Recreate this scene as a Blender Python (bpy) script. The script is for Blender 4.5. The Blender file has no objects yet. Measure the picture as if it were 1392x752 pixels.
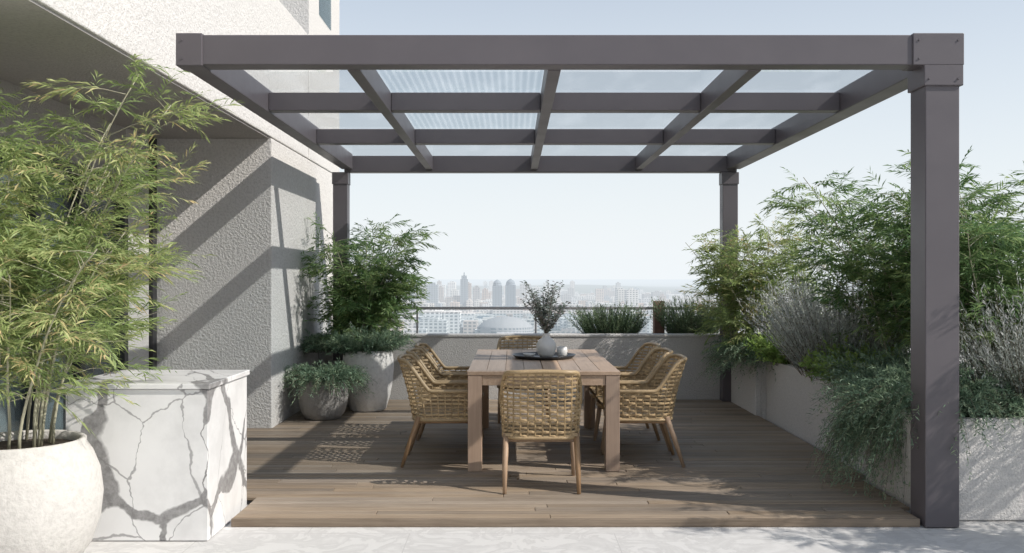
import bpy, math, random
import numpy as np
from mathutils import Vector
R=random.Random(7)
scene=bpy.context.scene
scene.view_settings.view_transform='Standard'
scene.view_settings.look='None'
scene.view_settings.exposure=0
# ------------------------------------------------------------ helpers
def link(o,parent=None):
    scene.collection.objects.link(o)
    if parent is not None: o.parent=parent
    return o
def empty(name,loc=(0,0,0),rz=0):
    e=bpy.data.objects.new(name,None); e.empty_display_size=.1
    e.location=loc; e.rotation_euler=(0,0,rz)
    return link(e)
class MB:
    def __init__(s): s.v=[];s.f=[];s.r=[]
    def add(s,vs,fs,r=None):
        o=len(s.v); s.v+= [tuple(p) for p in vs]; s.f+=[tuple(i+o for i in f) for f in fs]
        s.r+=[R.random() if r is None else r]*len(vs)
    def box(s,x0,x1,y0,y1,z0,z1,r=None):
        s.add([(x0,y0,z0),(x1,y0,z0),(x1,y1,z0),(x0,y1,z0),(x0,y0,z1),(x1,y0,z1),(x1,y1,z1),(x0,y1,z1)],
          [(0,3,2,1),(4,5,6,7),(0,1,5,4),(1,2,6,5),(2,3,7,6),(3,0,4,7)],r)
    def tube(s,pts,rad,n=6,r=None,cap=True):
        pts=[Vector(p) for p in pts]; m=len(pts)
        if not hasattr(rad,'__len__'): rad=[rad]*m
        vs=[];fs=[]
        prev=None
        for i,p in enumerate(pts):
            d=(pts[min(i+1,m-1)]-pts[max(i-1,0)]).normalized()
            if prev is None:
                a=Vector((0,0,1)) if abs(d.z)<.9 else Vector((1,0,0))
                u=d.cross(a).normalized()
            else:
                u=(prev-d*prev.dot(d)).normalized()
            prev=u; w=d.cross(u)
            for k in range(n):
                t=2*math.pi*(k+.5)/n
                vs.append(p+u*math.cos(t)*rad[i]+w*math.sin(t)*rad[i])
        for i in range(m-1):
            for k in range(n):
                a=i*n+k;b=i*n+(k+1)%n
                fs.append((a,b,b+n,a+n))
        if cap:
            fs.append(tuple(range(n-1,-1,-1))); fs.append(tuple((m-1)*n+k for k in range(n)))
        s.add(vs,fs,r)
    def mesh(s,name,mat=None,smooth=False):
        me=bpy.data.meshes.new(name); me.from_pydata(s.v,[],s.f); me.update()
        at=me.attributes.new('rnd','FLOAT','POINT'); at.data.foreach_set('value',s.r)
        if mat: me.materials.append(mat)
        if smooth: me.polygons.foreach_set('use_smooth',[True]*len(me.polygons))
        return me
    def obj(s,name,mat=None,parent=None,smooth=False,bevel=0,seg=2):
        o=link(bpy.data.objects.new(name,s.mesh(name,mat,smooth)),parent)
        if bevel:
            b=o.modifiers.new('b','BEVEL'); b.width=bevel; b.segments=seg; b.limit_method='ANGLE'; b.angle_limit=.7
        return o
def box(name,x0,x1,y0,y1,z0,z1,mat,parent=None,bevel=.004):
    m=MB(); m.box(x0,x1,y0,y1,z0,z1); return m.obj(name,mat,parent,bevel=bevel)
def lathe(name,prof,c,mat,parent=None,seg=56,wob=0):
    m=MB(); vs=[];fs=[];n=len(prof)
    for i in range(seg):
        a=2*math.pi*i/seg
        for (r,z) in prof:
            rr=r*(1+wob*math.sin(2*a+z*5))
            vs.append((c[0]+rr*math.cos(a),c[1]+rr*math.sin(a),c[2]+z))
    for i in range(seg):
        j=(i+1)%seg
        for k in range(n-1): fs.append((i*n+k,j*n+k,j*n+k+1,i*n+k+1))
    m.add(vs,fs,.5); return m.obj(name,mat,parent,smooth=True)
# ------------------------------------------------------------ node helpers
class NT:
    def __init__(s,name):
        s.m=bpy.data.materials.new(name); s.m.use_nodes=True; s.t=s.m.node_tree; s.t.nodes.clear()
        s.out=s.t.nodes.new('ShaderNodeOutputMaterial')
    def n(s,typ,ins=None,**kw):
        nd=s.t.nodes.new(typ)
        for k,v in kw.items(): setattr(nd,k,v)
        for k,v in (ins or {}).items(): s.set(nd.inputs[k],v)
        return nd
    def set(s,inp,v):
        if isinstance(v,bpy.types.NodeSocket): s.t.links.new(v,inp)
        else: inp.default_value=v
    def math(s,op,a,b=None,c=None,clamp=False):
        nd=s.t.nodes.new('ShaderNodeMath'); nd.operation=op; nd.use_clamp=clamp
        s.set(nd.inputs[0],a)
        if b is not None: s.set(nd.inputs[1],b)
        if c is not None: s.set(nd.inputs[2],c)
        return nd.outputs[0]
    def mix(s,f,a,b,blend='MIX'):
        nd=s.t.nodes.new('ShaderNodeMix'); nd.data_type='RGBA'; nd.blend_type=blend
        s.set(nd.inputs[0],f); s.set(nd.inputs[6],c4(a)); s.set(nd.inputs[7],c4(b)); return nd.outputs[2]
    def ramp(s,f,stops):
        nd=s.t.nodes.new('ShaderNodeValToRGB'); s.set(nd.inputs[0],f); e=nd.color_ramp.elements
        while len(e)<len(stops): e.new(.5)
        for i,(p,c) in enumerate(stops): e[i].position=p; e[i].color=c4(c)
        return nd.outputs[0]
    def pos(s): return s.n('ShaderNodeNewGeometry').outputs['Position']
    def obj(s): return s.n('ShaderNodeTexCoord').outputs['Object']
    def scl(s,v,sc,rot=(0,0,0)): 
        return s.n('ShaderNodeMapping',{'Vector':v,'Scale':sc,'Rotation':rot}).outputs[0]
    def noise(s,v,sc,det=4,rough=.5,dist=0):
        return s.n('ShaderNodeTexNoise',{'Vector':v,'Scale':sc,'Detail':det,'Roughness':rough,'Distortion':dist}).outputs['Fac']
    def attr(s,name='rnd'): return s.n('ShaderNodeAttribute',attribute_name=name).outputs['Fac']
    def bump(s,h,st=.3,d=.01): return s.n('ShaderNodeBump',{'Height':h,'Strength':st,'Distance':d}).outputs[0]
    def pr(s,col,rough=.6,metal=0,normal=None,spec=.5):
        nd=s.n('ShaderNodeBsdfPrincipled',{'Base Color':c4(col) if not isinstance(col,bpy.types.NodeSocket) else col,'Roughness':rough,'Metallic':metal,'Specular IOR Level':spec})
        if normal is not None: s.set(nd.inputs['Normal'],normal)
        return nd.outputs[0]
    def done(s,sh): s.t.links.new(sh,s.out.inputs[0]); return s.m
def c4(c):
    if isinstance(c,bpy.types.NodeSocket): return c
    return tuple(c)+(1,) if len(c)==3 else c

def stucco(name,col,st=.5,scale=55,var=.12):
    n=NT(name); p=n.pos()
    big=n.noise(p,1.3,4,.6); fine=n.noise(p,scale,3,.65)
    streak=n.noise(n.scl(p,(6,6,.7)),1.5,3,.6)
    dk=tuple(x*(1-var) for x in col)
    c=n.mix(n.math('MULTIPLY',n.math('ADD',big,streak),.5),dk,col)
    c=n.mix(n.ramp(fine,[(.35,(1,1,1)),(.55,(0,0,0))]),c,tuple(x*.80 for x in col))
    return n.done(n.pr(c,.9,normal=n.bump(fine,st,.018),spec=.2))
M_stucco=stucco('stucco_white',(.68,.66,.635),.8,42)
M_stucco2=stucco('stucco_planter',(.63,.61,.59),.6,65)
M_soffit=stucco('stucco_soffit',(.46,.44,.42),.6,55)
M_parapet=stucco('stucco_parapet',(.58,.56,.54),.6,65)

def wood(name,a,b,axis,sc=1,rough=.6):
    n=NT(name); p=n.pos()
    r=n.attr()
    off=n.n('ShaderNodeVectorMath',{0:p,1:n.n('ShaderNodeCombineXYZ',{'X':n.math('MULTIPLY',r,37),'Y':n.math('MULTIPLY',r,13),'Z':n.math('MULTIPLY',r,7)}).outputs[0]},operation='ADD').outputs[0]
    s={'X':(1.2,30,30),'Y':(30,1.2,30),'Z':(30,30,1.2)}[axis]
    v=n.scl(off,tuple(x*sc for x in s))
    g=n.noise(v,1.5,5,.65,.6); g2=n.noise(v,5,2,.6)
    c=n.mix(n.ramp(g,[(.3,(0,0,0)),(.7,(1,1,1))]),a,b)
    c=n.mix(n.math('MULTIPLY',g2,.4),c,tuple(x*.55 for x in a))
    hv=n.n('ShaderNodeHueSaturation',{'Color':c,'Value':n.math('MULTIPLY_ADD',r,.5,.78),'Saturation':n.math('MULTIPLY_ADD',n.math('FRACT',n.math('MULTIPLY',r,7.3)),.4,.8)}).outputs[0]
    stain=n.noise(p,1.1,4,.6)
    hv=n.mix(n.ramp(stain,[(.35,(0,0,0)),(.7,(.35,.35,.35))]),hv,tuple(x*1.25 for x in b))
    return n.done(n.pr(hv,rough,normal=n.bump(n.math('ADD',g,g2),.25,.004),spec=.35))
M_deck=wood('deck_wood',(.165,.125,.09),(.325,.262,.20),'X')
M_table=wood('table_wood',(.33,.23,.16),(.48,.36,.27),'Y',1,.5)
M_tablez=wood('table_leg_wood',(.31,.205,.14),(.44,.31,.22),'Z',1,.5)
M_chairleg=wood('chair_leg_wood',(.28,.18,.11),(.38,.26,.165),'Z',1,.5)

def rattan():
    n=NT('rattan'); p=n.obj(); g=n.noise(p,90,3,.6); r=n.attr()
    c=n.mix(g,(.26,.175,.09),(.50,.375,.215))
    c=n.n('ShaderNodeHueSaturation',{'Color':c,'Value':n.math('MULTIPLY_ADD',r,.5,.75)}).outputs[0]
    return n.done(n.pr(c,.5,normal=n.bump(g,.3,.002)))
M_rattan=rattan()

def metal():
    n=NT('painted_aluminium'); p=n.pos(); g=n.noise(p,3,4,.6)
    c=n.mix(g,(.088,.078,.086),(.115,.103,.112))
    return n.done(n.pr(c,n.math('MULTIPLY_ADD',g,.25,.3),.0))
M_metal=metal()
def simple(name,col,rough=.5,metal=0,nsc=20,var=.15,bst=.1):
    n=NT(name); p=n.pos(); g=n.noise(p,nsc,4,.6)
    return n.done(n.pr(n.mix(g,tuple(x*(1-var) for x in col),col),rough,metal,n.bump(g,bst,.003)))
M_dark=simple('dark_frame',(.03,.03,.033),.4)
M_rust=simple('corten',(.22,.12,.09),.8)
M_soil=simple('soil',(.05,.035,.025),.95,0,60,.6,.8)
M_int=simple('interior',(.16,.14,.12),.8)
M_curtain=simple('curtain',(.75,.74,.72),.9)
M_tray=simple('tray_black',(.02,.02,.022),.35)
M_ceramic=simple('ceramic_white',(.70,.69,.67),.35,0,40,.12,.1)
M_rail=simple('rail_steel',(.42,.40,.40),.4,.5)
M_cane=simple('bamboo_cane',(.44,.42,.30),.5,0,30,.4)
M_twig=simple('woody_stem',(.16,.13,.09),.8,0,30,.4)
M_concrete_pot=stucco('pot_concrete',(.60,.58,.55),.4,30,.2)
M_white_pot=stucco('pot_white',(.76,.74,.71),.3,28,.2)
M_grey_pot=stucco('pot_grey',(.36,.34,.32),.6,22,.4)

def marble():
    n=NT('marble'); p=n.pos()
    nz=n.n('ShaderNodeTexNoise',{'Vector':p,'Scale':2.0,'Detail':5,'Roughness':.55}).outputs['Color']
    d=n.n('ShaderNodeVectorMath',{0:nz,1:(.5,.5,.5)},operation='SUBTRACT').outputs[0]
    d=n.n('ShaderNodeVectorMath',{0:d,'Scale':.30},operation='SCALE').outputs[0]
    v=n.n('ShaderNodeVectorMath',{0:p,1:d},operation='ADD').outputs[0]
    v1=n.scl(v,(1,1,.8),(.5,.9,.7))
    v2=n.scl(v,(1,1,.75),(.5,.9,.3))
    e1=n.n('ShaderNodeTexVoronoi',{'Vector':v1,'Scale':2.4},feature='DISTANCE_TO_EDGE').outputs['Distance']
    e2=n.n('ShaderNodeTexVoronoi',{'Vector':v2,'Scale':1.6},feature='DISTANCE_TO_EDGE').outputs['Distance']
    wm=n.noise(p,2.4,2,.5)
    w1=n.math('MULTIPLY',n.ramp(wm,[(.38,(.18,.18,.18)),(.7,(1,1,1))]),.026)
    w2=n.math('MULTIPLY',n.ramp(n.noise(p,2.2,2,.5),[(.42,(.06,.06,.06)),(.64,(1,1,1))]),.085)
    a=n.math('MULTIPLY',n.math('SUBTRACT',1,n.math('DIVIDE',e1,w1),clamp=True),2.0,clamp=True)
    b=n.math('MULTIPLY',n.math('SUBTRACT',1,n.math('DIVIDE',e2,w2),clamp=True),3,clamp=True)
    b=n.math('MULTIPLY',b,n.math('MULTIPLY_ADD',n.noise(p,22,5,.7),.9,.42),clamp=True)
    cl=n.ramp(n.noise(p,2.5,6,.65),[(.33,(.63,.625,.62)),(.5,(.73,.725,.72)),(.7,(.77,.765,.76))])
    c=n.mix(n.math('MULTIPLY',a,.8),cl,(.27,.265,.265))
    c=n.mix(b,c,(.20,.195,.195))
    return n.done(n.pr(c,.25))
M_marble=marble()
def paving():
    n=NT('paving_stone'); p=n.pos()
    br=n.n('ShaderNodeTexBrick',{'Vector':p,'Scale':1.0,'Mortar Size':.003,'Brick Width':1.2,'Row Height':.6,'Color1':(.60,.59,.575,1),'Color2':(.65,.64,.625,1),'Mortar':(.46,.45,.44,1)})
    g=n.noise(p,3.5,7,.65,1.2); f=n.noise(p,60,3,.6)
    c=n.mix(n.ramp(g,[(.36,(0,0,0)),(.5,(.6,.6,.6)),(.54,(0,0,0))]),br.outputs[0],(.44,.43,.42))
    c=n.mix(n.math('MULTIPLY',f,.25),c,(.5,.49,.48))
    return n.done(n.pr(c,.6,normal=n.bump(n.math('ADD',g,f),.15,.004)))
M_paving=paving()
def glass(name,ribs=False,tint=(.93,.965,.985)):
    n=NT(name)
    tr=n.n('ShaderNodeBsdfTransparent',{'Color':c4(tint)}).outputs[0]
    gl=n.n('ShaderNodeBsdfGlossy',{'Roughness':.03,'Color':(1,1,1,1)}).outputs[0]
    fr=n.n('ShaderNodeFresnel',{'IOR':1.4}).outputs[0]
    sh=n.n('ShaderNodeMixShader',{0:n.math('MULTIPLY',fr,.3),1:tr,2:gl}).outputs[0]
    df=n.n('ShaderNodeBsdfTranslucent',{'Color':(.85,.9,.93,1)}).outputs[0]
    p=n.pos()
    dirt=n.math('MULTIPLY',n.ramp(n.noise(n.scl(p,(3,.8,1),(0,0,.4)),1.6,4,.6),[(.45,(0,0,0)),(.75,(1,1,1))]),.12)
    if ribs:
        x=n.n('ShaderNodeSeparateXYZ',{0:p}).outputs[0]
        s=n.math('ADD',n.math('MULTIPLY',n.math('SINE',n.math('MULTIPLY',x,120)),.5),.5)
        dirt=n.math('ADD',dirt,n.math('MULTIPLY',n.math('POWER',s,2),.13))
    sh=n.n('ShaderNodeMixShader',{0:dirt,1:sh,2:df}).outputs[0]
    return n.done(sh)
M_glass=glass('roof_glass',tint=(.93,.965,.985)); M_ribbed=glass('ribbed_glass',True,tint=(.86,.93,.965))
M_wglass=glass('window_glass',tint=(.65,.7,.72))
def leafmat(name,stops,trans=.35,rough=.5,k=1.4):
    n=NT(name); r=n.attr(); c=n.ramp(r,[(p,tuple(min(.8,x*k) for x in q)) for p,q in stops])
    a=n.pr(c,rough,spec=.35); b=n.n('ShaderNodeBsdfTranslucent',{'Color':c}).outputs[0]
    return n.done(n.n('ShaderNodeMixShader',{0:trans,1:a,2:b}).outputs[0])
L_bam_l=leafmat('leaf_bamboo_light',[(0,(.11,.165,.06)),(.5,(.22,.28,.105)),(.85,(.33,.35,.16)),(1,(.46,.35,.19))],.42)
L_bam=leafmat('leaf_bamboo_offview',[(0,(.05,.11,.04)),(.6,(.125,.195,.07)),(1,(.25,.30,.12))],.4)
L_bamr=leafmat('leaf_bamboo_mid',[(0,(.055,.115,.045)),(.5,(.13,.205,.08)),(1,(.27,.33,.135))],.42)
L_fern=leafmat('leaf_trailing',[(0,(.045,.085,.055)),(.6,(.12,.175,.115)),(1,(.25,.30,.19))],.3,k=1.6)
L_ros=leafmat('leaf_rosemary',[(0,(.06,.10,.05)),(.7,(.13,.18,.10)),(1,(.20,.25,.14))],.25)
L_lav=leafmat('leaf_lavender',[(0,(.16,.18,.155)),(.7,(.32,.335,.31)),(1,(.44,.43,.45))],.25,k=1.5)
L_bright=leafmat('leaf_bright',[(0,(.09,.17,.04)),(1,(.28,.37,.11))],.4)
L_euc=leafmat('leaf_eucalyptus',[(0,(.14,.17,.14)),(.7,(.26,.29,.27)),(1,(.36,.33,.35))],.25)

# ------------------------------------------------------------ foliage
def nrm(a): return a/np.maximum(np.linalg.norm(a,axis=1,keepdims=True),1e-9)
def leaf_obj(name,P,D,L,W,mat,parent,rng,droop=.15,rnd=None):
    N=len(P); D=nrm(D)
    rv=rng.normal(size=(N,3))*.55+np.array([0,0,1.0]); side=nrm(np.cross(D,rv)); nn=nrm(np.cross(side,D))
    L=L.reshape(-1,1); W=W.reshape(-1,1)
    mid=P+D*L*.42
    tip=P+D*L+np.array([0,0,-1.])*L*droop
    V=np.empty((N,4,3)); V[:,0]=P; V[:,1]=mid+side*W*.5+nn*W*.15; V[:,2]=tip; V[:,3]=mid-side*W*.5+nn*W*.15
    me=bpy.data.meshes.new(name)
    me.vertices.add(N*4); me.vertices.foreach_set('co',V.astype(np.float32).ravel())
    me.loops.add(N*4); me.loops.foreach_set('vertex_index',np.arange(N*4,dtype=np.int32))
    me.polygons.add(N); me.polygons.foreach_set('loop_start',np.arange(0,N*4,4,dtype=np.int32))
    me.polygons.foreach_set('loop_total',np.full(N,4,dtype=np.int32))
    me.update(calc_edges=True)
    at=me.attributes.new('rnd','FLOAT','POINT')
    rr=rng.random(N) if rnd is None else rnd
    at.data.foreach_set('value',np.repeat(rr,4).astype(np.float32))
    me.materials.append(mat)
    return link(bpy.data.objects.new(name,me),parent)
def bamboo(base,n,H,spread,seed,mat,name='bamboo_plant',br=14,blen=.4,lowest=.25,ll=.09,lw=.012,tw=6,bias=(0,0),base_r=.1,cr=.009,tl=.17,lpt=9,zmax=99,hmin=.62):
    rng=np.random.default_rng(seed); rr=random.Random(seed)
    root=empty(name); canes=MB(); P=[];D=[];Ls=[];Ws=[];RN=[]
    for c in range(n):
        az=rr.uniform(0,6.283); q=rr.random()**.6
        o=Vector((math.cos(az)*base_r*q,math.sin(az)*base_r*q,0)); h=H*rr.uniform(hmin,1.0)
        az2=az+rr.uniform(-.5,.5); sp=spread*rr.uniform(.15,1)
        dx=math.cos(az2)*sp+bias[0]; dy=math.sin(az2)*sp+bias[1]
        def cp(t,o=o,h=h,dx=dx,dy=dy):
            return Vector(base)+o+Vector((dx*t**1.7,dy*t**1.7,h*(t-.10*t**3)))
        ph=rr.uniform(0,6)
        pts=[cp(t/12)+Vector((math.sin(t*.9+ph),math.cos(t*1.1+ph),0))*.008 for t in range(13)]
        canes.tube(pts,[cr*(1-.7*t/12) for t in range(13)],6)
        for b in range(br):
            t=lowest+(1-lowest)*((b+rr.random())/br)
            s=cp(t); a=rr.uniform(0,6.283)
            bl=blen*rr.uniform(.5,1.1)*(1.15-.65*t)*(.6+.4*min(1,(t-lowest)*4+.3))
            bd=Vector((math.cos(a),math.sin(a),rr.uniform(.15,.8))).normalized()
            g=rr.uniform(.1,.4)*bl
            bp=[s+bd*bl*u-Vector((0,0,g*u*u)) for u in (0,.33,.66,1)]
            canes.tube(bp,[.0028,.0022,.0016,.001],3,cap=False)
            clump=rr.random()
            for k in range(tw):
                u=.25+.75*(k+rr.random())/tw
                st=s+bd*bl*u-Vector((0,0,g*u*u))
                td=(bd+Vector((rr.gauss(0,.6),rr.gauss(0,.6),rr.gauss(-.1,.35)))).normalized()
                T=tl*rr.uniform(.6,1.25); sd=td.cross(Vector((rr.gauss(0,.3),rr.gauss(0,.3),1))).normalized()
                if st.z>zmax: continue
                P.append(st);D.append(td);Ls.append(T);Ws.append(.0035);RN.append(.3)
                for i in range(lpt):
                    w=(i+.6)/lpt; pp=st+td*T*w-Vector((0,0,T*.2*w*w))
                    sg=1 if i%2 else -1
                    dd=td*.8+sd*sg*rr.uniform(.45,.8)*(1-.5*w)+Vector((0,0,rr.uniform(-.45,.1)))
                    P.append(pp);D.append(dd);Ls.append(ll*rr.uniform(.6,1.2)*(1-.35*w*w));Ws.append(lw*rr.uniform(.7,1.2));RN.append(min(.999,max(0,clump*.6+rr.random()*.5-.03)))
    canes.obj('canes',M_cane,root,True)
    leaf_obj('leaves',np.array([tuple(p) for p in P]),np.array([tuple(d) for d in D]),np.array(Ls),np.array(Ws),mat,root,rng,.18,np.array(RN))
    return root
def shrub(name,c,rx,ry,h,n,seed,mat,up=.8,L=.4,droop=.2,k=30,ll=.035,lw=.006,out=(0,0),ang=.7,jit=.25,stem=True,bowl=.0):
    """stems radiate from an elliptical footprint and carry small leaves"""
    rng=np.random.default_rng(seed); root=empty(name)
    a=rng.random(n)*6.283; q=np.sqrt(rng.random(n))
    S=np.stack([c[0]+np.cos(a)*q*rx*.75,c[1]+np.sin(a)*q*ry*.75,np.full(n,c[2])],1)
    D=np.stack([np.cos(a)*q+out[0],np.sin(a)*q+out[1],up*np.ones(n)],1)+rng.normal(size=(n,3))*jit
    D=nrm(D); lump=.7+.45*np.sin(a*3+seed)*np.sin(q*5+seed*2)
    Ln=L*(.55+.6*rng.random(n))*(.75+.25*lump)
    t=(np.arange(k)+.5)/k
    tt=(.12+.88*t)[None,:,None]
    P=S[:,None,:]+D[:,None,:]*Ln[:,None,None]*tt
    P[:,:,2]-= (droop*(0.6+.8*rng.random(n)))[:,None]*Ln[:,None]/L*(tt[:,:,0]**2)
    P=P.reshape(-1,3)
    T=np.repeat(D,k,0)+np.outer(np.tile(-2*droop*t/max(L,.01)*.6,n),[0,0,1])
    T=nrm(T)+rng.normal(size=(n*k,3))*ang
    LL=ll*(.6+.8*rng.random(n*k)); WW=lw*(.7+.6*rng.random(n*k))
    rn=np.clip(np.repeat(rng.random(n),k)*.5+np.tile(t,n)*.35+rng.random(n*k)*.25-.05,0,.999)
    leaf_obj('leaves',P,T,LL,WW,mat,root,rng,.05,rn)
    if stem:
        m=MB()
        for i in range(0,n,3):
            pts=[]
            for u in (0,.4,.75,1):
                p=S[i]+D[i]*Ln[i]*u; p=p.copy(); p[2]-=droop*u*u*Ln[i]/L; pts.append(p)
            m.tube(pts,[.003,.0025,.0015,.001],3,cap=False)
        m.obj('stems',M_twig,root)
    return root
# ------------------------------------------------------------ ground & terrace
def haze_mat(name,mode):
    n=NT(name); p=n.pos(); x=n.n('ShaderNodeSeparateXYZ',{0:p})
    if mode=='ground':
        a=n.noise(n.scl(p,(.006,.003,.006)),1,6,.7); b=n.noise(n.scl(p,(.03,.03,.03)),1,4,.6)
        c=n.mix(n.ramp(a,[(.42,(0,0,0)),(.6,(1,1,1))]),(.34,.31,.28),(.09,.12,.07))
        c=n.mix(n.ramp(b,[(.5,(0,0,0)),(.65,(.8,.8,.8))]),c,(.45,.43,.41))
    elif mode=='hill':
        c=n.mix(n.noise(n.scl(p,(.01,.01,.01)),1,4,.6),(.06,.09,.05),(.16,.16,.13))
    else:
        r=n.attr()
        c=n.ramp(r,[(0,(.60,.56,.51)),(.25,(.72,.70,.67)),(.5,(.40,.38,.37)),(.7,(.50,.38,.31)),(.85,(.76,.73,.70)),(1,(.22,.26,.30))])
        fz=n.math('FRACT',n.math('DIVIDE',x.outputs[2],3.6)); fx=n.math('FRACT',n.math('DIVIDE',n.math('ADD',x.outputs[0],x.outputs[1]),5.0))
        w=n.math('MULTIPLY',n.math('GREATER_THAN',fz,.45),n.math('GREATER_THAN',fx,.4))
        nz=n.n('ShaderNodeSeparateXYZ',{0:n.n('ShaderNodeNewGeometry').outputs['Normal']}).outputs[2]
        w=n.math('MULTIPLY',w,n.math('LESS_THAN',n.math('ABSOLUTE',nz),.5))
        c=n.mix(n.math('MULTIPLY',w,.75),c,(.10,.12,.14))
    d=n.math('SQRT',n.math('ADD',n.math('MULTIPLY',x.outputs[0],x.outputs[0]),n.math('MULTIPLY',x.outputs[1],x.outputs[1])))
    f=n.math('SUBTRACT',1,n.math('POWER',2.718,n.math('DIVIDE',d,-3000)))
    em=n.n('ShaderNodeEmission',{'Color':(.82,.885,.94,1),'Strength':1.0}).outputs[0]  # aerial haze painted in as glow, stronger with distance
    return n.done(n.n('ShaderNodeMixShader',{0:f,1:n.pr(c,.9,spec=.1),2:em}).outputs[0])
MH_g=haze_mat('city_ground_hazed','ground'); MH_b=haze_mat('city_facade_hazed','b'); MH_h=haze_mat('hill_green_hazed','hill')
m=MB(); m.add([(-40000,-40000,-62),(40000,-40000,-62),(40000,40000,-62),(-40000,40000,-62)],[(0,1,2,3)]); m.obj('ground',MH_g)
# hills
m=MB(); rh=np.random.default_rng(3); NX=160; vs=[];fs=[]
for j,(yy,bh) in enumerate([(3600,0),(4000,.5),(4600,1),(5600,.8),(7000,0)]):
    for i in range(NX+1):
        xx=(i/NX-.5)*yy*3.4
        hh=14+10*math.sin(i*.11)+8*math.sin(i*.31+1)+5*math.sin(i*.77)+rh.random()*3
        vs.append((xx,yy,-62.5+bh*max(4,hh)))
for j in range(4):
    for i in range(NX): a=j*(NX+1)+i; fs.append((a,a+1,a+NX+2,a+NX+1))
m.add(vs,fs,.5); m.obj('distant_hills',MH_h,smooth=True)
# city
m=MB(); rc=random.Random(11)
for i in range(3600):
    Y=900+2600*rc.random()**.8; X=rc.uniform(-.95,.95)*Y
    w=rc.choice([9,12,16,22,30,48])*rc.uniform(.8,1.2); d=rc.uniform(12,40); h=rc.choice([5,7,9,12,15,18,24])*rc.uniform(.7,1.15)
    if Y>1500 and rc.random()<.12 and abs(X/Y+.03)<.16: h=rc.uniform(30,54); w=rc.uniform(10,20)
    if Y<1300: h=min(h,18)
    r=rc.random(); m.box(X-w/2,X+w/2,Y-d/2,Y+d/2,-62.2,-62+h,r)
    if rc.random()<.5: m.box(X-w/5,X+w/6,Y-d/5,Y+d/6,-62+h,-62+h+3,r)
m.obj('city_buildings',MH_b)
def tower(px,topy,wpx,Y,kind,r):
    root=empty('skyscraper'); X=(px-696)*Y/1250; w=wpx*Y/1250; zt=1.45+(378-topy)*Y/1250
    m=MB()
    zz=zt if kind=='flat' else zt-(zt+62)*.18
    m.box(X-w/2,X+w/2,Y-w/2,Y+w/2,-62.1,zz,r); m.box(X-w*.8,X+w*.8,Y-w*.7,Y+w*.7,-62.15,-62+14,r)
    m.obj('tower_shaft',MH_b,root)
    t=MB()
    if kind=='spire':
        t.box(X-w*.35,X+w*.35,Y-w*.35,Y+w*.35,zz,zz+(zt-zz)*.5,r); t.tube([(X,Y,zz),(X,Y,zt)],[w*.2,w*.04],8,r); 
    elif kind=='dome':
        t.tube([(X,Y,zz),(X,Y,zz+(zt-zz)*.5),(X,Y,zz+(zt-zz)*.8),(X,Y,zt)],[w*.48,w*.42,w*.25,w*.03],12,r)
    else: t.box(X-w*.25,X+w*.25,Y-w*.25,Y+w*.25,zz,zz+4,r)
    t.obj('tower_crown',MH_b,root)
for a in [(631,370,10,1750,'spire',.98),(676,380,13,1600,'dome',.99),(694,379,14,1620,'dome',.995),(588,387,15,1800,'flat',.97),(571,391,13,1900,'flat',.5),(599,391,8,2100,'flat',.6),(558,397,11,2000,'flat',.98),(648,391,10,1900,'flat',.5),(618,395,10,2100,'flat',.1),(661,398,12,2100,'flat',.7),(735,401,16,2200,'flat',.55),(715,400,9,2300,'flat',.2),(802,403,20,2100,'flat',.3),(545,402,14,2100,'flat',.9),(860,406,18,2100,'flat',.5),(900,402,9,2100,'flat',.6),(825,404,8,2200,'flat',.95),(774,404,10,2200,'flat',.9)]: tower(*a)
# mid buildings
def block(px,topy,wpx,Y,r,dep=30):
    root=empty('apartment_block'); X=(px-696)*Y/1250; w=wpx*Y/1250; zt=1.45+(378-topy)*Y/1250
    m=MB(); m.box(X-w/2,X+w/2,Y,Y+dep,-62.1,zt,r); m.obj('walls',MH_b,root)
    t=MB(); t.box(X-w/2-.6,X+w/2+.6,Y-.6,Y+dep+.6,zt,zt+1,r); t.box(X-w*.2,X+w*.1,Y+8,Y+16,zt+1,zt+4.5,r); t.obj('roof',MH_b,root)
for a in [(588,424,24,1000,.86),(614,425,22,1010,.86),(556,432,34,1050,.2),(640,436,26,1100,.3),(752,430,30,1250,.25),(785,434,44,1100,.86),(872,430,30,1150,.7),(930,430,44,1150,.22),(722,436,24,1050,.1)]: block(*a)
root=empty('domed_hall'); X=(688-696)*.9
lathe('dome',[(30,0),(30,11),(28,13),(22,18),(12,21.5),(.1,23)],(X,980,-62.1),MH_b,root,40)

# terrace structure
root=empty('terrace_building')
box('tower_block',-14,6,-12,11.9,-62.05,-.20,M_parapet,root,0)
m=MB(); m.box(-6,5.9,-6,11.7,-.19,-.05); m.obj('paving',M_paving)
# deck
root=empty('wooden_deck'); rd=random.Random(5)
m=MB(); pitch=.088; y=5.56; 
while y<10.96:
    y1=min(y+pitch-.009,10.97)
    x0=-1.69 if y<6.06 else -3.44
    x1=2.52 if y<6.65 else 2.6
    cuts=[x0]; xx=x0+rd.uniform(.8,2.6)
    while xx<x1-.5: cuts.append(xx); xx+=rd.uniform(1.8,2.6)
    cuts.append(x1)
    if y<5.74: cuts=[c if c<2.45 else 2.455 for c in cuts]
    for a,b in zip(cuts[:-1],cuts[1:]):
        m.box(a+.0015,b-.0015,y,y1,-.024,rd.uniform(-.0012,.0012),rd.random())
    y+=pitch
m.obj('boards',M_deck,root,bevel=.003,seg=1)
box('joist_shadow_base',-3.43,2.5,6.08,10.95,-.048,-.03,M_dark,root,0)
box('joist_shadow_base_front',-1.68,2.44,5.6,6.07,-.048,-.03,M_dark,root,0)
m=MB(); m.box(-1.69,2.455,5.53,5.555,-.048,.001,.1); m.obj('edge_board',M_deck,root,bevel=.003)
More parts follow.
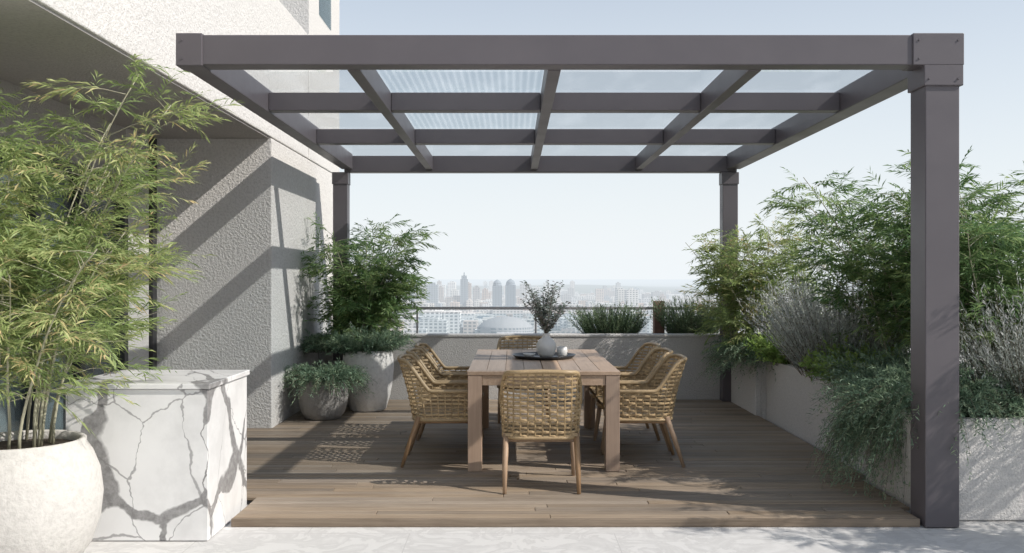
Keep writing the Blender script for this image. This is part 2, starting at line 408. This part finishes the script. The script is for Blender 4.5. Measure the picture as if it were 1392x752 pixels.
# back parapet
root=empty('parapet_wall')
box('wall',-2.31,3.2,11.0,11.2,-.045,.745,M_parapet,root,.006); box('cap',-2.31,3.2,10.99,11.215,.745,.775,M_stucco2,root,.006)
# railing
root=empty('terrace_railing')
m=MB(); m.box(-2.3,1.78,11.62,11.66,1.05,1.085); m.box(1.93,3.3,11.62,11.66,1.05,1.085)
for x in (-1.2,.3,3.2): m.box(x-.012,x+.012,11.63,11.65,-.05,1.05)
m.obj('rail',M_rail,root,bevel=.004)
m=MB(); m.box(-1.18,.28,11.635,11.643,.2,1.0); m.box(.32,1.76,11.635,11.643,.2,1.0); m.obj('glass_panel',M_glass,root)
box('corten_post',1.79,1.92,11.56,11.7,-.05,1.16,M_rust,root,.004)
# outer trough planter
root=empty('trough_planter')
box('trough',.7,3.1,11.24,11.54,-.05,.66,M_parapet,root,.006); box('soil',.73,3.07,11.26,11.52,.66,.69,M_soil,root,0)

# right planters
def planter(x0,x1,y0,y1,h,z0=-.045):
    root=empty('planter_box'); t=.06
    m=MB(); m.box(x0,x0+t,y0,y1,z0,h); m.box(x1-t,x1,y0,y1,z0,h); m.box(x0+t,x1-t,y0,y0+t,z0,h-.001); m.box(x0+t,x1-t,y1-t,y1,z0,h-.001)
    m.obj('walls',M_stucco2,root,bevel=.008)
    box('soil',x0+t,x1-t,y0+t,y1-t,h-.12,h-.04,M_soil,root,0)
planter(2.56,4.4,5.66,6.66,.585)
planter(2.68,3.9,6.67,9.70,.60)
planter(2.57,3.8,9.71,10.97,.615)
# ------------------------------------------------------------ building left
root=empty('rendered_house')
SX=-2.32
box('end_wall',-6,SX,8.88,12.3,-.045,2.80,M_stucco,root,.01)
box('upper_storey',-6,SX,-3,8.879+1.6,2.81,4.22,M_stucco,root,.01)
box('upper_block',-6,SX+.01,10.48,12.32,2.802,7.5,M_stucco,root,.01)
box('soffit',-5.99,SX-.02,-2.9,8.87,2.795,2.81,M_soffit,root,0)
# facade at x=-3.45
box('wall_pier',-3.75,-3.45,8.22,8.74,-.045,2.794,M_stucco2,root,.005)
box('wall_near',-3.75,-3.45,-2,5.9,-.045,2.794,M_stucco2,root,.005)
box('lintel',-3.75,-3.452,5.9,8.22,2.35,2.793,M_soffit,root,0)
m=MB(); 
for (a,b) in [(8.76,8.86),(8.12,8.2),(7.3,7.38),(6.6,6.68),(5.92,6.0)]: m.box(-3.50,-3.42,a,b,-.04,2.34 if a<8.5 else 2.79)
m.box(-3.50,-3.425,5.92,8.2,2.26,2.345); m.box(-3.5,-3.425,5.92,8.2,-.04,.03)
m.obj('door_frame',M_dark,root,bevel=.004)
m=MB(); m.box(-3.475,-3.468,6.0,8.12,.03,2.26); m.obj('door_glass',M_wglass,root)
m=MB()
NC=64
pts=[(-3.56+.03*math.sin(i*1.3),6.02+i*.02) for i in range(NC)]
vs=[];fs=[]
for (x,yv) in pts: vs+=[(x,yv,.0),(x,yv,2.3)]
for i in range(NC-1): fs.append((2*i,2*i+2,2*i+3,2*i+1))
m.add(vs,fs,.5); m.obj('curtain',M_curtain,root,True)
box('interior_back',-5.8,-5.7,4,8.87,-.04,2.79,M_int,root,0); box('interior_floor',-5.7,-3.76,4,8.87,-.045,-.03,M_int,root,0)
# window of upper block
m=MB(); m.box(SX+.012,SX+.02,11.0,11.7,4.6,6.4); m.obj('upper_window',M_wglass,root)

# ------------------------------------------------------------ pergola
root=empty('pergola')
zb,zt=2.725,2.905; xl,xr=-2.0,2.69; yf,yb=5.50,10.95
m=MB()
m.box(xl,xr-.01,yf,yf+.14,zb,zt)               # front
m.box(xl+.03,xr-.05,yb-.16,yb,zb-.03,zt-.02)    # back
m.box(xl+.002,xl+.13,yf+.141,yb-.161,zb-.0,zt-.002)
m.box(xr-.17,xr-.012,yf+.141,yb-.161,zb-.0,zt-.002)
m.obj('outer_beams',M_metal,root,bevel=.006)
m=MB(); XS=[-.97,.26,1.49]
for yy in (7.12,8.85):
    xs=[xl+.132]+[v for x in XS for v in (x-.042,x+.042)]+[xr-.172]
    for a,b in zip(xs[::2],xs[1::2]): m.box(a,b,yy-.06,yy+.06,zb+.012,zt-.03)
for x in XS: m.box(x-.04,x+.04,yf+.142,yb-.162,zb-.004,zt-.028)
m.obj('rafters',M_metal,root,bevel=.004)
m=MB(); m.box(2.475,2.68,5.505,5.715,-.045,zb); m.obj('front_post',M_metal,root,bevel=.006)
m=MB(); m.box(2.47,2.65,10.78,10.94,0,zb-.032); m.box(-2.1,-1.93,10.78,10.94,0,zb-.032); m.obj('back_posts',M_metal,root,bevel=.006)
m=MB(); m.box(2.462,2.697,5.49,5.728,2.60,zb+.001); m.box(2.395,2.700,5.488,5.66,zb-.003,zt+.008); m.box(xl-.008,xl+.15,5.488,5.66,zb-.008,zt+.008)
m.box(2.46,2.66,10.77,10.935,2.55,zb-.034); m.box(-2.11,-1.92,10.77,10.935,2.55,zb-.034)
m.obj('corner_sleeves',M_metal,root,bevel=.005)
m=MB()
for (x,z) in [(2.43,2.76),(2.43,2.87),(2.665,2.64),(2.665,2.87),(2.49,2.64),(-1.97,2.76),(-1.97,2.87)]:
    m.tube([(x,5.489,z),(x,5.482,z)],.006,8)
m.obj('bolts',M_metal,root)
xs=[xl+.1]+XS+[xr-.1]; ysl=[5.6,7.12,8.85,10.85]
g1=MB(); g2=MB()
for i in range(4):
    for j in range(3):
        g=g2 if (i==1 and j<2) else g1
        g.add([(xs[i]+.01,ysl[j]+.01,2.885),(xs[i+1]-.01,ysl[j]+.01,2.885),(xs[i+1]-.01,ysl[j+1]-.01,2.885),(xs[i]+.01,ysl[j+1]-.01,2.885)],[(0,1,2,3)])
g1.obj('glass_panels',M_glass,root); g2.obj('ribbed_panels',M_ribbed,root)

# ------------------------------------------------------------ marble counter
root=empty('marble_counter')
box('body',-2.54,-1.73,5.23,6.0,-.045,.815,M_marble,root,.003)
box('top_slab',-2.555,-1.715,5.215,6.015,.818,.85,M_marble,root,.004)

# ------------------------------------------------------------ table
root=empty('dining_table')
tx0,tx1,ty0,ty1=-.335,.81,6.87,9.0
m=MB(); nb=8; wpl=(tx1-tx0)/nb
for i in range(nb):
    g=.006 if i==nb//2 else .0015
    m.box(tx0+i*wpl+(g if i==nb//2 else .0015),tx0+(i+1)*wpl-.0015,ty0+.11,ty1-.11,.722,.75)
m.obj('top_planks',M_table,root,bevel=.002)
m=MB(); m.box(tx0,tx1,ty0,ty0+.107,.722,.7505); m.box(tx0,tx1,ty1-.107,ty1,.722,.7505); m.obj('breadboard_ends',M_table,root,bevel=.003)
m=MB(); a=.105
for x in (tx0+.004,tx1-a-.004):
    for yv in (ty0+.004,ty1-a-.004): m.box(x,x+a,yv,yv+a,0.001,.721)
m.obj('legs',M_tablez,root,bevel=.004)
m=MB(); m.box(tx0+a+.006,tx1-a-.006,ty0+.012,ty0+.04,.645,.721); m.box(tx0+a+.006,tx1-a-.006,ty1-.04,ty1-.012,.645,.721)
m.box(tx0+.012,tx0+.04,ty0+a+.006,ty1-a-.006,.645,.721); m.box(tx1-.04,tx1-.012,ty0+a+.006,ty1-a-.006,.645,.721)
m.obj('apron',M_table,root,bevel=.003)

# ------------------------------------------------------------ chairs
def sstep(a,b,x): 
    t=min(1,max(0,(x-a)/(b-a))); return t*t*(3-2*t)
A,YB,YF,RC=.258,-.25,.23,.13
seg1=YF-(YB+RC); arc=math.pi/2*RC; mid=2*(A-RC); TOT=2*seg1+2*arc+mid
def path(s):
    if s<seg1: return (A,YF-s,1,0)
    s-=seg1
    if s<arc:
        t=s/RC; return (A-RC+RC*math.cos(t),YB+RC-RC*math.sin(t),math.cos(t),-math.sin(t))
    s-=arc
    if s<mid: return (A-RC-s,YB,0,-1)
    s-=mid
    if s<arc:
        t=s/RC; return (-A+RC-RC*math.sin(t),YB+RC-RC*math.cos(t),-math.sin(t),-math.cos(t))
    s-=arc
    return (-A,YB+RC+s,-1,0)
def ztop(s):
    d=abs(s-TOT/2); return .595+.23*(1-sstep(.245,.365,d))-.012*min(1,(d/.25)**2)
def P3(s,z,o=0):
    x,y,nx,ny=path(min(max(s,0),TOT-1e-6)); d=abs(s-TOT/2)
    arm=sstep(.2,.45,d)
    e=(z-.36)*.10*arm+o
    ex=nx*e; ey=ny*e
    ey-= ((z-.36)*.20+ .10*max(0,z-.60))*(1-sstep(.2,.5,d))
    return (x+ex,y+ey,z)
rw=random.Random(2)
weave=MB(); row=0; z=.374; sp=.050
while z<.82:
    S=[i*sp/4 for i in range(int(TOT/(sp/4))+1)]
    runs=[];cur=[]
    for s in S:
        if z<ztop(s)-.008: cur.append(s)
        else:
            if len(cur)>3: runs.append(cur)
            cur=[]
    if len(cur)>3: runs.append(cur)
    for cur in runs:
        vs=[];fs=[]
        for s in cur:
            o=.0085*math.cos(math.pi*s/sp+row*math.pi); hh=.0092
            zz=z+.002*math.sin(s*9+row)
            vs+= [P3(s,zz-hh,o-.003),P3(s,zz-hh*.6,o+.003),P3(s,zz+hh*.6,o+.003),P3(s,zz+hh,o-.003)]
        for i in range(len(cur)-1):
            for k in range(4):
                a=i*4+k; b=i*4+(k+1)%4; fs.append((a,b,b+4,a+4))
        weave.add(vs,fs,rw.random())
    z+=.0285; row+=1
s=sp/2
while s<TOT:
    zt_=ztop(s); weave.tube([P3(s,.36+(zt_-.36)*u/5) for u in range(6)],.006,5); s+=sp
ME_weave=weave.mesh('weave',M_rattan,False)
rim=MB()
S=[TOT*i/70 for i in range(71)]
rim.tube([P3(s,ztop(s)) for s in S],.015,8)
rim.tube([P3(s,.362) for s in S],.014,8)
for s in (0.004,TOT-.004):
    rim.tube([P3(s,.36),P3(s,.48),P3(s,.595)],.013,8)
    x,y,zz=P3(s,.60)
    rim.tube([(x,y,zz-.014),(x*.995,y+.03,zz-.024),(x*.99,y+.045,zz-.06)],[.014,.012,.011],8)
rim.tube([(-A,YF,.362),(0,YF+.02,.362),(A,YF,.362)],.014,8)
ME_rim=rim.mesh('rim',M_rattan,True)
seat=MB(); n=13
for i in range(n):
    yv=YB+.03+(YF-YB-.04)*i/(n-1)
    vs=[];fs=[];K=40
    for k in range(K+1):
        x=-A+.01+(2*A-.02)*k/K; o=.004*math.cos(math.pi*k/2.0+i*math.pi)
        vs+=[(x,yv-.017,.40+o),(x,yv+.017,.40+o)]
    for k in range(K): fs.append((2*k,2*k+2,2*k+3,2*k+1))
    seat.add(vs,fs)
seat.box(-A+.012,A-.012,YB+.015,YF-.005,.37,.394,.1)
ME_seat=seat.mesh('seat',M_rattan)
leg=MB()
for sx in (-1,1):
    leg.tube([(sx*.235,.19,.385),(sx*.245,.215,.2),(sx*.25,.245,0.001)],[.020,.018,.013],10)
    leg.tube([(sx*.24,-.20,.385),(sx*.247,-.265,.2),(sx*.25,-.33,0.001)],[.021,.019,.013],10)
leg.tube([(-.235,.19,.34),(.235,.19,.34)],.012,8); leg.tube([(-.24,-.21,.34),(.24,-.21,.34)],.012,8)
leg.tube([(-.237,.19,.345),(-.237,-.21,.345)],.012,8); leg.tube([(.237,.19,.345),(.237,-.21,.345)],.012,8)
ME_leg=leg.mesh('legs',M_chairleg,True)
def chair(x,y,rz):
    e=empty('rattan_armchair',(x,y,0),rz)
    for nme,me in (('woven_shell',ME_weave),('rim_and_arms',ME_rim),('seat',ME_seat),('legs',ME_leg)):
        link(bpy.data.objects.new(nme,me),e)
chair(.20,6.50,0)
for i,yy in enumerate((7.30,7.95,8.60)):
    chair(-.52,yy,-math.pi/2+R.uniform(-.04,.04)); chair(.99,yy,math.pi/2+R.uniform(-.04,.04))
chair(.12,9.42,math.pi)

# ------------------------------------------------------------ tabletop things
tc=(.30,8.05)
lathe('serving_tray',[(.001,.004),(.22,.004),(.245,.010),(.275,.030),(.28,.030),(.25,.004),(.22,.0),(.001,.0)],(tc[0]-.02,tc[1],.7515),M_tray)
root=empty('flower_vase')
lathe('vase',[(.001,.0),(.05,.0),(.075,.03),(.088,.08),(.083,.12),(.06,.155),(.034,.175),(.028,.195),(.034,.21),(.030,.21),(.024,.19),(.03,.17),(.001,.16)],(tc[0],tc[1],.757),M_ceramic,root)
lathe('ceramic_cup',[(.001,0),(.03,0),(.045,.02),(.048,.06),(.040,.09),(.036,.09),(.043,.06),(.04,.02),(.001,.01)],(tc[0]+.14,tc[1]+.03,.757),M_ceramic)
lathe('ceramic_bowl',[(.001,0),(.03,0),(.05,.02),(.055,.035),(.051,.035),(.045,.02),(.001,.008)],(tc[0]-.15,tc[1]-.02,.757),M_ceramic)
rng=np.random.default_rng(4); st=MB(); P=[];D=[];Ls=[];Ws=[]
for i in range(34):
    a=rng.random()*6.28; sp_=rng.random()**.7*.24; h=.22+.26*rng.random()
    def q(t): return Vector((tc[0]+math.cos(a)*sp_*t**1.3,tc[1]+math.sin(a)*sp_*t**1.3,.93+h*t))
    st.tube([q(t/5) for t in range(6)],[.0025]*5+[.001],4)
    for k in range(34):
        t=.2+.85*k/34; p=q(t); aa=rng.random()*6.28
        P.append(tuple(p)); D.append((math.cos(aa),math.sin(aa),.5)); Ls.append(.034+.018*rng.random()); Ws.append(.017+.007*rng.random())
st.obj('stems',M_twig,root); leaf_obj('eucalyptus_leaves',np.array(P),np.array(D),np.array(Ls),np.array(Ws),L_euc,root,rng)

# ------------------------------------------------------------ pots
def pot(name,c,r,h,mat,prof,soilz):
    root=empty(name)
    lathe('pot',[(x*r,z*h) for x,z in prof],c,mat,root,wob=.006)
    lathe('soil',[(.001,0),(soilz[0]*r,0)],(c[0],c[1],c[2]+soilz[1]*h),M_soil,root,32)
round_prof=[(.001,0),(.62,0),(.70,.02),(.86,.16),(.965,.36),(1,.55),(.965,.74),(.88,.88),(.80,.955),(.80,.99),(.77,1.0),(.72,.99),(.71,.93),(.80,.8),(.5,.7)]
pot('round_planter_pot',(-2.56,4.78,-.048),.40,.66,M_concrete_pot,round_prof,(.72,.93))
pot('planter_pot',(-1.58,10.1,0),.28,.66,M_white_pot,[(.001,0),(.62,0),(.70,.03),(.86,.25),(.96,.5),(1,.75),(.97,.92),(.92,1),(.86,1),(.88,.9),(.5,.8)],(.88,.9))
pot('grey_planter_pot',(-1.95,9.5,0),.255,.44,M_grey_pot,round_prof,(.72,.93))
pot('planter_pot',(-1.95,10.45,0),.22,.5,M_grey_pot,round_prof,(.72,.93))
pot('round_planter_pot',(4.55,4.55,-.048),.40,.66,M_concrete_pot,round_prof,(.72,.93))  # added out of view, holds the bamboo that casts dapples

# ------------------------------------------------------------ plants
bamboo((-2.62,4.78,.56),19,2.15,.66,21,L_bam_l,br=17,blen=.64,lowest=.24,ll=.095,lw=.009,tw=7,bias=(.16,0),base_r=.24,tl=.23,lpt=13,hmin=.45,zmax=2.66)
bamboo((-1.72,10.5,.5),20,1.75,.5,22,L_bamr,br=16,blen=.6,lowest=.25,ll=.10,lw=.014,tw=7,bias=(.12,-.15),base_r=.15,tl=.2,lpt=10,hmin=.5)
bamboo((2.82,10.3,.5),18,1.78,.55,23,L_bam_l,br=15,blen=.6,lowest=.25,ll=.10,lw=.014,tw=7,bias=(-.1,0),base_r=.35,tl=.2,lpt=10,hmin=.5)
bamboo((3.35,7.5,.5),24,2.05,.7,24,L_bamr,br=17,blen=.6,lowest=.36,ll=.10,lw=.013,tw=7,bias=(-.12,0),base_r=.3,tl=.2,lpt=11,hmin=.5)
bamboo((3.55,6.6,.5),20,2.0,.55,25,L_bamr,br=16,blen=.55,lowest=.34,ll=.10,lw=.012,tw=7,bias=(0,0),base_r=.35,tl=.2,lpt=11,hmin=.5)
bamboo((4.55,4.55,.5),12,2.3,.6,26,L_bam,br=14,blen=.6,lowest=.2,ll=.11,lw=.016,tw=5,base_r=.25,tl=.2,lpt=9,hmin=.5)  # added out of view to throw dappled shade on deck and marble
# trailing plants left pots
shrub('trailing_fern',(-1.62,10.1,.62),.36,.32,.3,560,31,L_fern,up=1.2,L=.44,droop=.16,k=34,ll=.04,lw=.009)
shrub('trailing_fern',(-2.05,10.35,.62),.3,.3,.3,300,36,L_fern,up=.9,L=.42,droop=.2,k=34,ll=.04,lw=.009)
shrub('trailing_fern',(-1.93,9.48,.40),.3,.3,.3,460,32,L_fern,up=.85,L=.42,droop=.3,k=32,ll=.036,lw=.008)
# right planters
shrub('trailing_fern',(2.74,10.1,.60),.25,.5,.3,700,33,L_fern,up=1.0,L=.6,droop=.45,k=34,ll=.04,lw=.009,out=(-.5,0))
shrub('trailing_fern',(2.80,6.25,.56),.35,.6,.3,900,34,L_fern,up=1.25,L=.66,droop=.45,k=42,ll=.036,lw=.0075,out=(-.3,-.1))
shrub('trailing_fern',(2.66,6.42,.57),.16,.34,.3,620,47,L_fern,up=.55,L=.42,droop=.62,k=44,ll=.034,lw=.007,out=(-.75,0),jit=.2)
shrub('trailing_fern',(3.5,6.1,.54),.6,.35,.3,800,35,L_fern,up=1.2,L=.6,droop=.35,k=38,ll=.036,lw=.0075,out=(0,-.2))
shrub('trailing_fern',(2.98,7.1,.56),.3,.5,.3,560,37,L_fern,up=1.2,L=.6,droop=.25,k=36,ll=.036,lw=.0075,out=(-.2,0))
shrub('lavender_bush',(2.95,8.35,.56),.42,.75,.5,1000,38,L_lav,up=1.7,L=.95,droop=.05,k=38,ll=.042,lw=.0085,ang=.45)
shrub('lavender_bush',(3.55,6.05,.56),.45,.35,.5,620,39,L_lav,up=1.7,L=.88,droop=.05,k=36,ll=.038,lw=.007,ang=.45)
shrub('green_shrub',(2.85,7.65,.56),.24,.3,.3,280,40,L_bright,up=1.1,L=.42,droop=.08,k=18,ll=.05,lw=.024)
shrub('green_shrub',(2.83,9.35,.57),.24,.35,.3,300,41,L_bright,up=1.1,L=.42,droop=.08,k=18,ll=.05,lw=.024)
shrub('green_shrub',(3.5,9.2,.56),.3,.4,.3,300,46,L_ros,up=1.4,L=.6,droop=.05,k=26,ll=.05,lw=.01)
shrub('rosemary_bush',(1.22,11.38,.68),.38,.13,.4,520,42,L_ros,up=1.6,L=.46,droop=.02,k=32,ll=.038,lw=.008,ang=.45)
shrub('rosemary_bush',(2.24,11.38,.68),.34,.13,.4,520,43,L_ros,up=1.8,L=.54,droop=.02,k=32,ll=.038,lw=.008,ang=.45)

# ------------------------------------------------------------ light, sky, camera
sd=Vector((-1,.35,-.85)).normalized()
L=bpy.data.lights.new('sun','SUN'); L.energy=5; L.angle=math.radians(.5); L.color=(1,.95,.88)
lo=link(bpy.data.objects.new('sun',L)); lo.rotation_euler=sd.to_track_quat('-Z','Y').to_euler(); lo.location=(5,-3,8)
w=bpy.data.worlds.new('World'); scene.world=w; w.use_nodes=True; nt=w.node_tree
bg=nt.nodes['Background']; sky=nt.nodes.new('ShaderNodeTexSky'); sky.sky_type='NISHITA'; sky.sun_disc=False
sky.sun_elevation=math.asin(-sd.z); sky.sun_rotation=math.atan2(-sd.x,-sd.y)
sky.air_density=1.0; sky.dust_density=.6; sky.ozone_density=1.5
STR=.13
tc_=nt.nodes.new('ShaderNodeTexCoord'); sx=nt.nodes.new('ShaderNodeSeparateXYZ'); nt.links.new(tc_.outputs['Generated'],sx.inputs[0])
rp=nt.nodes.new('ShaderNodeValToRGB'); nt.links.new(sx.outputs[2],rp.inputs[0])
e=rp.color_ramp.elements
for i,(p_,v_) in enumerate([(0,1),(.03,.98),(.30,.50),(1,.2)]):
    if i>=len(e): e.new(.5)
    e[i].position=p_; e[i].color=(v_,v_,v_,1)
mx=nt.nodes.new('ShaderNodeMix'); mx.data_type='RGBA'
nt.links.new(rp.outputs[0],mx.inputs[0]); nt.links.new(sky.outputs[0],mx.inputs[6])
mx.inputs[7].default_value=(.89/STR,.935/STR,.965/STR,1)
nt.links.new(mx.outputs[2],bg.inputs[0]); bg.inputs[1].default_value=STR
cam=bpy.data.cameras.new('camera'); co=link(bpy.data.objects.new('camera',cam)); co.location=(0,0,1.45); co.rotation_euler=(math.pi/2,0,0)
cam.sensor_width=36; cam.lens=36*1250/1392; cam.shift_y=2/1392; cam.clip_start=.05; cam.clip_end=60000
scene.camera=co
